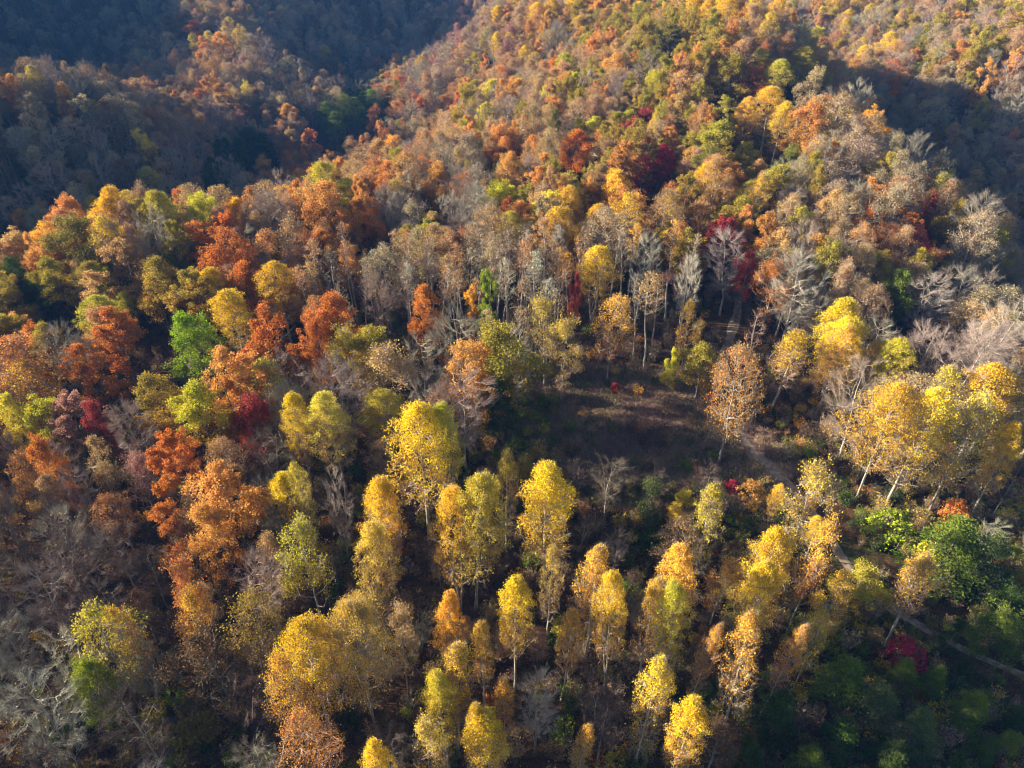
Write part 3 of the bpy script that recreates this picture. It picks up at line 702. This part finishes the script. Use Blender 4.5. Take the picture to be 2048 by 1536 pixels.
def poisson():
    """even but irregular spots over the hills"""
    rs = np.random.RandomState(21); rs_m = np.random.RandomState(22); pts = []
    cell = 3.2; grid = {}
    for t in trees: grid.setdefault((int(t['x'] // cell), int(t['y'] // cell)), []).append((t['x'], t['y'], max(2.2, t['w'] * 0.0 + t['sx'] * PROTO[t['st']][t['k']]['r'] * .62)))
    n = 120000
    Y = rs.uniform(10, 900, n); X = rs.uniform(-1, 1, n) * (60 + .85 * Y)
    Xo = rs.uniform(-570, -100, 14000); Yo = rs.uniform(0, 700, 14000)
    X = np.concatenate([X, Xo]); Y = np.concatenate([Y, Yo])
    Z = ground(X, Y); U, Vv, D = look(X, Y, Z + 17)
    ins = inside(FIELD, X, Y); fd = seg_dist(FIELD, X, Y, True); pd = seg_dist(PATH, X, Y)
    _, Vt, _ = look(X, Y, ground(X, Y) + np.where((Y < 118) & (Vv > 790), 12, 20.5))
    hide = np.zeros(len(X), bool)      # leave the view free towards the trees that stand out
    for t in trees:
        uh, vh, dh = look(t['x'], t['y'], t['z'] + t['h'])
        hide |= (Y < t['y']) & (np.abs(U - uh) < t['w'] * .5 + 20) & (Vt < vh + t['w'] * (1.2 if t['y'] > 118 else .9)) & (Y > t['y'] - (75 if t['y'] < 190 else 28)) & (Y < t['y'] - 1)
    for q in range(len(X)):
        x, y = X[q], Y[q]
        if hide[q]: continue
        if ins[q] or fd[q] < 1.0 or pd[q] < 2.6 or abs(x) > 590: continue
        inview = -150 < U[q] < 2200 and Vv[q] < 1750
        near = y < 118
        m = 2.9 if near else (2.3 if y < 260 else 2.45 if y < 420 else 3.0)
        if not inview: m *= 1.7
        m *= rs_m.uniform(.68, 1.3)
        if -30 < x < 56 and 117 < y < 150: m = 2.2 if y < 128 else 1.8
        if 38 < x < 60 and 84 < y < 119: continue
        if 40 < x < 66 and 62 < y < 88 and rs_m.rand() < .7: continue
        if near and rs_m.rand() < .25: continue
        cx, cy = int(x // cell), int(y // cell); ok = True
        for a in range(-3, 4):
            for b in range(-3, 4):
                for (px, py, pr) in grid.get((cx + a, cy + b), ()):
                    if (px - x) ** 2 + (py - y) ** 2 < (m + pr) ** 2: ok = False; break
                if not ok: break
            if not ok: break
        if ok:
            grid.setdefault((cx, cy), []).append((x, y, m)); pts.append((x, y, m))
    return np.array(pts)
rs = np.random.RandomState(5)
clump = lambda x, y: np.sin(x / 23. + 1.7 * np.sin(y / 31.)) * np.sin(y / 27. + 1.3 * np.sin(x / 19.))
for (x, y, m) in poisson():
    z = float(ground(x, y)); u, v, d = look(x, y, z + 15)
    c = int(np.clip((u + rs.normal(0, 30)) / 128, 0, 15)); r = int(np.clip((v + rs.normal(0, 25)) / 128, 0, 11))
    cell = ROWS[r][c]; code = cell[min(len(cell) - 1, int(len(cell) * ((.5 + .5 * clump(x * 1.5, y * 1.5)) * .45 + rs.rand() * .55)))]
    st = STYLE[code][rs.randint(len(STYLE[code]))]
    if code == 'D': code = 'tB'[rs.randint(2)]
    if code == 'O' and rs.rand() < .3: code = 'RTATy'[rs.randint(5)]
    if code == 'M' and rs.rand() < .6: code = 'RP'[rs.randint(2)]; st = 'sparse'
    if code == 'R' and rs.rand() < .45: code = 'OTG'[rs.randint(3)]
    if code == 'G' and rs.rand() < .3: code = 'OLgy'[rs.randint(4)]
    if code == 'B' and y > 130 and rs.rand() < .5: code = 't'; st = 'sparse'
    if code == 'L' and y > 118 and rs.rand() < (.8 if u > 420 else .35): code = 'GOTy'[rs.randint(4)]
    if code == 'G' and rs.rand() < .08: code = 'O'
    if code == 'O' and y > 150 and u > 1150 and rs.rand() < .25: code = 'G'; st = 'oak'
    if code in 'YAy' and y > 150 and rs.rand() < .55: code = 'OTGt'[rs.randint(4)]; st = ['oak', 'sparse'][rs.randint(2)]
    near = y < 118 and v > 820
    pole = -45 < x < 56 and 117 < y < 154 and rs.rand() < .9
    if pole: st = 'pole'; code = 'BTtTWOA'[rs.randint(7)]
    h = rs.normal(19.5, 2.4)
    if 120 < y < 260: h = rs.normal(18, 3.0)
    if near: h = rs.choice([rs.uniform(6, 10), rs.uniform(9, 14)], p=[.5, .5])
    if near and u < 620: h = rs.uniform(11, 18)
    if u < -60: h = rs.uniform(17, 23)  # unseen trees left of view, made tall to shade the foreground
    if pole: h = rs.uniform(18, 25)
    if code in 'Y' and not near: h *= 1.08
    if code == 'E': h = rs.uniform(13, 18) if not near else rs.uniform(5, 9); st = 'pine' if not near else 'cedar'
    if code == 'g' and near: h = rs.uniform(4, 8)
    if near and code in 'TB' and rs.rand() < .6: code = 'u'  # many near tan and grey trees darkened, foreground shade put into colour
    if not near and not pole: h *= .8 + .2 * min(m / 2.35, 1.3)
    h = float(np.clip(h, 4, 26))
    pr = PROTO[st]; k = rs.randint(len(pr)); sz = h / pr[k]['h']
    sx = min(m * 2.15 * rs.uniform(.85, 1.2) / pr[k]['r'], sz * 1.5) if not near else sz * rs.uniform(.7, 1.2)
    sx = float(np.clip(sx, sz * .6, sz * (1.02 if st in ('bare', 'pole', 'thin') else 1.22)))
    if st in ('poplar', 'thin') and not near: sx *= 1.1
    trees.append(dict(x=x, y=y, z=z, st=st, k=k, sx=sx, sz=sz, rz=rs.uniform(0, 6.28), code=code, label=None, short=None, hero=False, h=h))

tilt = np.random.RandomState(31)
for t in trees:
    t['tx'], t['ty'] = (float(q) for q in tilt.normal(0, .022 if t['hero'] else .04, 2))
    u, v, d = look(t['x'], t['y'], t['z'] + t['h'] * .85); t['u'], t['v'], t['d'] = float(u), float(v), float(d)
    t['size'] = t['sx'] * PROTO[t['st']][t['k']]['r'] / d * t['h'] / d
    s = np.linspace(.35, .97, 40)
    px, py = t['x'] * s, t['y'] * s; pz = CAM_H + (t['z'] + t['h'] * .9 - CAM_H) * s
    dens = np.where(inside(FIELD, px, py), 0, 1) * np.where(py < 115, 9, 15)
    t['hid'] = int((pz[:-2] < ground(px, py)[:-2] + dens[:-2]).sum())
    t['seen'] = 0 < t['u'] < 2048 and 0 < t['v'] < 1560 and t['hid'] < 2
    t['name'] = KIND[t['st']] if t['code'] != 'M' or t['st'] in ('shrub', 'bare') else 'maple_tree'
by = {}
for t in trees:
    if t['hero'] or t['seen']: by.setdefault(t['name'], []).append(t)
single = []
for k, L in by.items():
    L.sort(key=lambda t: (not t['hero'], -t['size'])); single += L[:295]
ids = set(id(t) for t in single)
mass = [t for t in trees if id(t) not in ids]
print("trees", len(trees), "single", {k: min(295, len(v)) for k, v in by.items()}, "mass", len(mass))

# ---- labels that single out
LOOK = {'Y': 'bright yellow', 'y': 'pale yellow', 'A': 'amber', 'L': 'yellow-green', 'G': 'olive green', 'g': 'dull green', 'V': 'bright green', 'O': 'orange', 'T': 'tan', 't': 'grey-tan', 'u': 'shade-darkened brown', 'R': 'rust orange', 'M': 'dark red', 'P': 'pinkish grey', 'B': 'grey', 'W': 'white', 'E': 'dark green', 'e': 'green', 'J': 'grey-green', 'X': 'magenta'}
NOUN = {'poplar': 'poplar crown', 'thin': 'slim poplar', 'pole': 'bare-poled tree', 'wide': 'spreading poplar', 'oak': 'round oak', 'sparse': 'thin-leaved oak', 'bare': 'leafless tree', 'cedar': 'cedar', 'pine': 'pine', 'shrub': 'shrub', 'maple': 'maple'}
marks = [t for t in trees if t['hero'] and t['short']]
MX = np.array([(t['u'], t['v']) for t in marks])
ORD = ['', 'second ', 'third ', 'fourth ', 'fifth ', 'sixth ', 'seventh ', 'eighth ', 'ninth ', 'tenth ', 'eleventh ', 'twelfth ', 'thirteenth ', 'fourteenth ', 'fifteenth ', 'sixteenth ', 'seventeenth ', 'eighteenth ', 'nineteenth ', 'twentieth ']
auto = {}
for t in single:
    if t['label']: continue
    dd = np.hypot(MX[:, 0] - t['u'], (MX[:, 1] - t['v']) * 1.2); m = int(dd.argmin()); t['dm'] = float(dd[m])
    du, dv = t['u'] - MX[m, 0], t['v'] - MX[m, 1]
    ang = math.degrees(math.atan2(-dv * 1.2, du)) % 360
    rel = ['right of', 'behind right of', 'behind', 'behind left of', 'left of', 'front left of', 'in front of', 'front right of'][int((ang + 22.5) // 45) % 8]
    big = 'tall ' if t['h'] > 20.5 else ('small ' if t['h'] < 11 else '')
    key = (big + LOOK[t['code']] + ' ' + NOUN[t['st']], rel, marks[m]['short'])
    auto.setdefault(key, []).append(t)
for (what, rel, mk), L in auto.items():
    L.sort(key=lambda t: t['dm'])
    for i, t in enumerate(L):
        o = ORD[i].strip() if i < len(ORD) else 'farther'
        if o: ways = [f"{what}, {o} nearest {rel} the {mk}", f"{what}, {o} {rel} the {mk}", f"{what}, {o} {rel} {mk}"]
        else: ways = [f"{what} standing {rel} the {mk}" if len(L) == 1 else f"{what}, nearest {rel} the {mk}", f"{what} {rel} the {mk}", f"{what} {rel} {mk}"]
        ways.append(ways[2].replace('tall ', '').replace('small ', ''))
        t['label'] = next((w for w in ways if len(w.replace('-', ' - ').split()) - w.count('-') * 2 <= 16), ways[-1])
GROUP = {'poplar_tree': 'yellow poplars of the autumn wood', 'oak_tree': 'oaks in autumn colour on the slopes', 'bare_tree': 'leafless trees among the autumn crowns', 'maple_tree': 'red maples scattered through the wood', 'cedar_tree': 'cedars at the edge of the wood', 'pine_tree': 'pines among the hardwoods', 'shrub': 'shrubs between the trees'}
CAT = {'shrub': 'shrub'}
rs = np.random.RandomState(11)
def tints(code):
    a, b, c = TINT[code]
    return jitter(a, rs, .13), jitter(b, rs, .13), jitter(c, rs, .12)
def link(name, data, parent=None):
    o = bpy.data.objects.new(name, data); COL.objects.link(o)
    if parent is not None: o.parent = parent
    return o
for t in single:
    p = PROTO[t['st']][t['k']]
    e = link(t['name'], None); e.empty_display_size = .5
    e.location = (t['x'], t['y'], t['z']); e.rotation_euler = (t['tx'], t['ty'], t['rz']); e.scale = (t['sx'], t['sx'], t['sz'])
    e['label'] = t['label']; e['category'] = CAT.get(t['name'], 'tree'); e['group'] = GROUP[t['name']]
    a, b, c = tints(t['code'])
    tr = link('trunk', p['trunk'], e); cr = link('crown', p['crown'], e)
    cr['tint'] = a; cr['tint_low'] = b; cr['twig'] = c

# ------------------------------------------------------------------ masses that nobody could count
def source(name, meshes):
    c = bpy.data.collections.new(name)
    for i, m in enumerate(meshes):
        o = bpy.data.objects.new("%s_%03d" % (name, i), m); c.objects.link(o)
    return c
def scatter(name, sources, pos, pid, rot, scl, cols):
    me = bpy.data.meshes.new(name)
    me.vertices.add(len(pos)); me.vertices.foreach_set("co", np.asarray(pos, np.float32).ravel())
    def put(k, tp, arr, f):
        a = me.attributes.new(k, tp, 'POINT'); a.data.foreach_set(f, np.asarray(arr).ravel())
    put("pid", 'INT', np.asarray(pid, np.int32), "value")
    put("rot", 'FLOAT_VECTOR', np.asarray(rot, np.float32), "vector")
    put("scl", 'FLOAT_VECTOR', np.asarray(scl, np.float32), "vector")
    for k, arr in cols.items(): put(k, 'FLOAT_VECTOR', np.asarray(arr, np.float32), "vector")
    ob = link(name, me); ob['kind'] = "stuff"
    ng = bpy.data.node_groups.new(name, 'GeometryNodeTree')
    ng.interface.new_socket("Geometry", in_out='INPUT', socket_type='NodeSocketGeometry')
    ng.interface.new_socket("Geometry", in_out='OUTPUT', socket_type='NodeSocketGeometry')
    ns, ls = ng.nodes, ng.links
    gi = ns.new("NodeGroupInput"); go = ns.new("NodeGroupOutput"); jn = ns.new("GeometryNodeJoinGeometry")
    def named(k, tp):
        n = ns.new("GeometryNodeInputNamedAttribute"); n.data_type = tp; n.inputs[0].default_value = k
        return [o for o in n.outputs if o.enabled][0]
    for c in sources:
        ci = ns.new("GeometryNodeCollectionInfo"); ci.inputs[0].default_value = c; ci.inputs[1].default_value = True; ci.inputs[2].default_value = True
        ip = ns.new("GeometryNodeInstanceOnPoints")
        ls.new(gi.outputs[0], ip.inputs['Points']); ls.new(ci.outputs[0], ip.inputs['Instance'])
        ip.inputs['Pick Instance'].default_value = True
        ls.new(named("pid", 'INT'), ip.inputs['Instance Index'])
        er = ns.new("FunctionNodeEulerToRotation"); ls.new(named("rot", 'FLOAT_VECTOR'), er.inputs[0]); ls.new(er.outputs[0], ip.inputs['Rotation'])
        ls.new(named("scl", 'FLOAT_VECTOR'), ip.inputs['Scale'])
        ls.new(ip.outputs[0], jn.inputs[0])
    ls.new(jn.outputs[0], go.inputs[0])
    md = ob.modifiers.new("scatter", 'NODES'); md.node_group = ng
    return ob
order = []; base = {}
for k in ('poplar', 'thin', 'pole', 'wide', 'oak', 'sparse', 'bare', 'cedar', 'pine', 'shrub'):
    base[k] = len(order); order += PROTO[k]
base['maple'] = base['oak']
src_t = source("wood_trunk", [p['trunk'] for p in order]); src_c = source("wood_crown", [p['crown'] for p in order])
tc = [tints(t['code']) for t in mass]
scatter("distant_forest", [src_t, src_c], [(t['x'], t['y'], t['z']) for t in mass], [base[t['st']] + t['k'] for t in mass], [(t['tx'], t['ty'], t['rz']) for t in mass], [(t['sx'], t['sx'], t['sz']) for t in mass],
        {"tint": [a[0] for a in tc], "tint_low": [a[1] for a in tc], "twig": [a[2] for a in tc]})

# undergrowth: brush, leafy bushes, weeds
def brush_mesh(seed, h, r, n, leafy, leaf=(.2, .16), spread=1.0):
    rs = np.random.RandomState(seed); B = Bag()
    a = rs.uniform(0, 6.28, n); q = rs.uniform(0, .5, n) * r
    p0 = np.column_stack([np.cos(a) * q, np.sin(a) * q, np.full(n, -.15)])
    tip = np.column_stack([np.cos(a) * r * rs.uniform(.2, 1, n), np.sin(a) * r * rs.uniform(.2, 1, n), h * rs.uniform(.45, 1, n)])
    V, F = spikes(p0, tip, np.full(n, .028)); B.add(V, F, 1)
    k = 5; s = rs.uniform(.35, .95, (n * k, 1)); P = np.repeat(p0, k, 0) * (1 - s) + np.repeat(tip, k, 0) * s
    t2 = P + (norm(rs.normal(size=(n * k, 3))) + [0, 0, .5]) * h * .28 * rs.uniform(.5, 1.2, (n * k, 1))
    V, F = spikes(P, t2, np.full(n * k, .016)); B.add(V, F, 1)
    if leafy:
        i = rs.randint(0, n * k, leafy); w = rs.uniform(0, 1, (leafy, 1))
        C = P[i] * (1 - w) + t2[i] * w + rs.normal(0, .12, (leafy, 3))
        V, F = leaves(rs, C, leaf[0], leaf[1], .8); B.add(V, F, 0, np.repeat(rs.uniform(0, 1, leafy), 4), np.repeat(rs.uniform(0, 1, leafy), 4))
    return B.mesh("brush", [M_LEAF, M_TWIG])
under = [brush_mesh(1, 3.2, 1.5, 34, 90), brush_mesh(2, 2.4, 1.4, 30, 160), brush_mesh(3, 2.0, 1.5, 26, 620), brush_mesh(4, 4.2, 1.7, 34, 240), brush_mesh(5, 1.4, 1.2, 40, 60), brush_mesh(6, 2.8, 1.8, 26, 900)]
src_u = source("undergrowth_source", under)
n = 26000
X = rs.uniform(-170, 190, n); Y = rs.uniform(18, 215, n)
keep = (np.abs(X) < 30 + .85 * Y) & (~inside(FIELD, X, Y) | (X < 7 + rs.normal(0, 4, n)) | (Y < 92)) & (seg_dist(PATH, X, Y) > np.where((Y < 84) & (X < 63), .2, 1.25)) & (rs.uniform(0, 1, n) < np.where(Y < 125, .8, .4))
X, Y = X[keep], Y[keep]; Z = ground(X, Y); U, Vv, D = look(X, Y, Z + 1)
keep = np.ones(len(X), bool)
near_path = (seg_dist(PATH, X, Y) < 4.5) & (X > 38) & (Y < 122) & (Y > 73)
X, Y = X[~near_path], Y[~near_path]
bx = rs.uniform(0, 52, 150); by_ = rs.uniform(86, 128, 150); kk = inside(FIELD, bx, by_) & (seg_dist(PATH, bx, by_) > 2.2)
X = np.concatenate([X, bx[kk]]); Y = np.concatenate([Y, by_[kk]]); Z = ground(X, Y); U, Vv, D = look(X, Y, Z + 1)
pid = []; c1 = []; c2 = []; c3 = []; sc = []
for q in range(len(X)):
    gr = .5 + .5 * clump(X[q] * 1.7 + 40, Y[q] * 1.7)
    pg = .10 + .25 * (gr > .7)
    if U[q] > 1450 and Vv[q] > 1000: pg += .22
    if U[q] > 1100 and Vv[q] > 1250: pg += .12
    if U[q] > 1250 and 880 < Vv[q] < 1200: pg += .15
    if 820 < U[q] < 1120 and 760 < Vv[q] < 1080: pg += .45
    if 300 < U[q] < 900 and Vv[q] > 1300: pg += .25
    r_ = rs.rand()
    if r_ < pg: k = rs.choice([2, 5, 1]); code = rs.choice(list('EegVgLe')); s = rs.uniform(.6, 1.15)
    elif r_ < pg + .16: k = rs.choice([1, 3, 2]); code = rs.choice(list('yATOGYR')); s = rs.uniform(.6, 1.1)
    elif r_ < pg + .17: k = rs.choice([1, 2]); code = 'M'; s = rs.uniform(.4, .8)
    else: k = rs.choice([0, 1, 3, 4]); code = rs.choice(list('TtyGuu' if U[q] > 1450 and 880 < Vv[q] < 1260 else 'Tuuu')); s = rs.uniform(.6, 1.2)  # lighter tints for sunlit brush, dark ones in gaps: light put into colour
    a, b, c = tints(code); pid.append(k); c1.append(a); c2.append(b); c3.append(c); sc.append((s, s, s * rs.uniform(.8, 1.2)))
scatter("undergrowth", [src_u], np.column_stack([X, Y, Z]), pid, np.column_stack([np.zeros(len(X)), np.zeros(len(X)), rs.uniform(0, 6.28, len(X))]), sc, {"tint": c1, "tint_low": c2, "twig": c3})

# dry weeds standing in the clearing
def weed_mesh(seed):
    rs = np.random.RandomState(seed); B = Bag(); n = 46
    p0 = np.column_stack([rs.normal(0, .45, n), rs.normal(0, .45, n), np.full(n, -.05)])
    tip = p0 + np.column_stack([rs.normal(0, .14, n), rs.normal(0, .14, n), rs.uniform(.5, 1.15, n)])
    V, F = spikes(p0, tip, np.full(n, .022)); B.add(V, F, 1)
    i = rs.randint(0, n, 60); C = p0[i] + (tip[i] - p0[i]) * rs.uniform(.4, 1.02, (60, 1)) + rs.normal(0, .04, (60, 3))
    V, F = leaves(rs, C, .15, .08, .3); B.add(V, F, 0, np.repeat(rs.uniform(0, 1, 60), 4), np.repeat(rs.uniform(0, 1, 60), 4))
    return B.mesh("weed", [M_LEAF, M_TWIG])
src_w = source("weed_source", [weed_mesh(s) for s in range(4)])
n = 12000; X = rs.uniform(-6, 60, n); Y = rs.uniform(84, 134, n)
keep = (inside(FIELD, X, Y) | (seg_dist(FIELD, X, Y, True) < 3)) & (seg_dist(PATH, X, Y) > 1.9); X, Y = X[keep], Y[keep]; nn_ = len(X)
WC = [((.30, .18, .16), (.22, .14, .12), (.28, .20, .17)), ((.50, .36, .22), (.40, .27, .17), (.42, .32, .23)), ((.13, .15, .06), (.1, .11, .05), (.16, .14, .09)), ((.36, .22, .20), (.28, .17, .16), (.34, .25, .22))]
wi = (np.clip((.5 + .5 * clump(X * 3, Y * 3)) * 3 + rs.normal(0, .7, nn_), 0, 3)).astype(int)
s = rs.uniform(.6, 1.3, nn_)
scatter("dry_weeds", [src_w], np.column_stack([X, Y, ground(X, Y)]), rs.randint(0, 4, nn_), np.column_stack([rs.normal(0, .08, nn_), rs.normal(0, .08, nn_), rs.uniform(0, 6.28, nn_)]), np.column_stack([s, s, s]),
        {"tint": [WC[i][0] for i in wi], "tint_low": [WC[i][1] for i in wi], "twig": [WC[i][2] for i in wi]})

# ------------------------------------------------------------------ autumn haze over the valleys
HAZE = 0.00010
def haze_box():
    x0, x1, y0, y1, z0, z1 = -640, 640, -180, 1120, float(GZ.min()) - 3, float(max(GZ.max() + 26, CAM_H + 5))
    V = np.array([(x, y, z) for x in (x0, x1) for y in (y0, y1) for z in (z0, z1)], float)
    F = np.array([(0, 1, 3, 2), (4, 6, 7, 5), (0, 4, 5, 1), (2, 3, 7, 6), (0, 2, 6, 4), (1, 5, 7, 3)])
    m, ns, ls = new_mat("haze")
    pv = N(ns, "ShaderNodeVolumePrincipled"); pv.inputs['Color'].default_value = (.10, .36, 1, 1); pv.inputs['Density'].default_value = HAZE
    o = N(ns, "ShaderNodeOutputMaterial"); ls.new(pv.outputs[0], o.inputs['Volume'])
    ob = link("haze", mesh_np("haze", V, [F], [m])); ob['kind'] = "stuff"
haze_box()
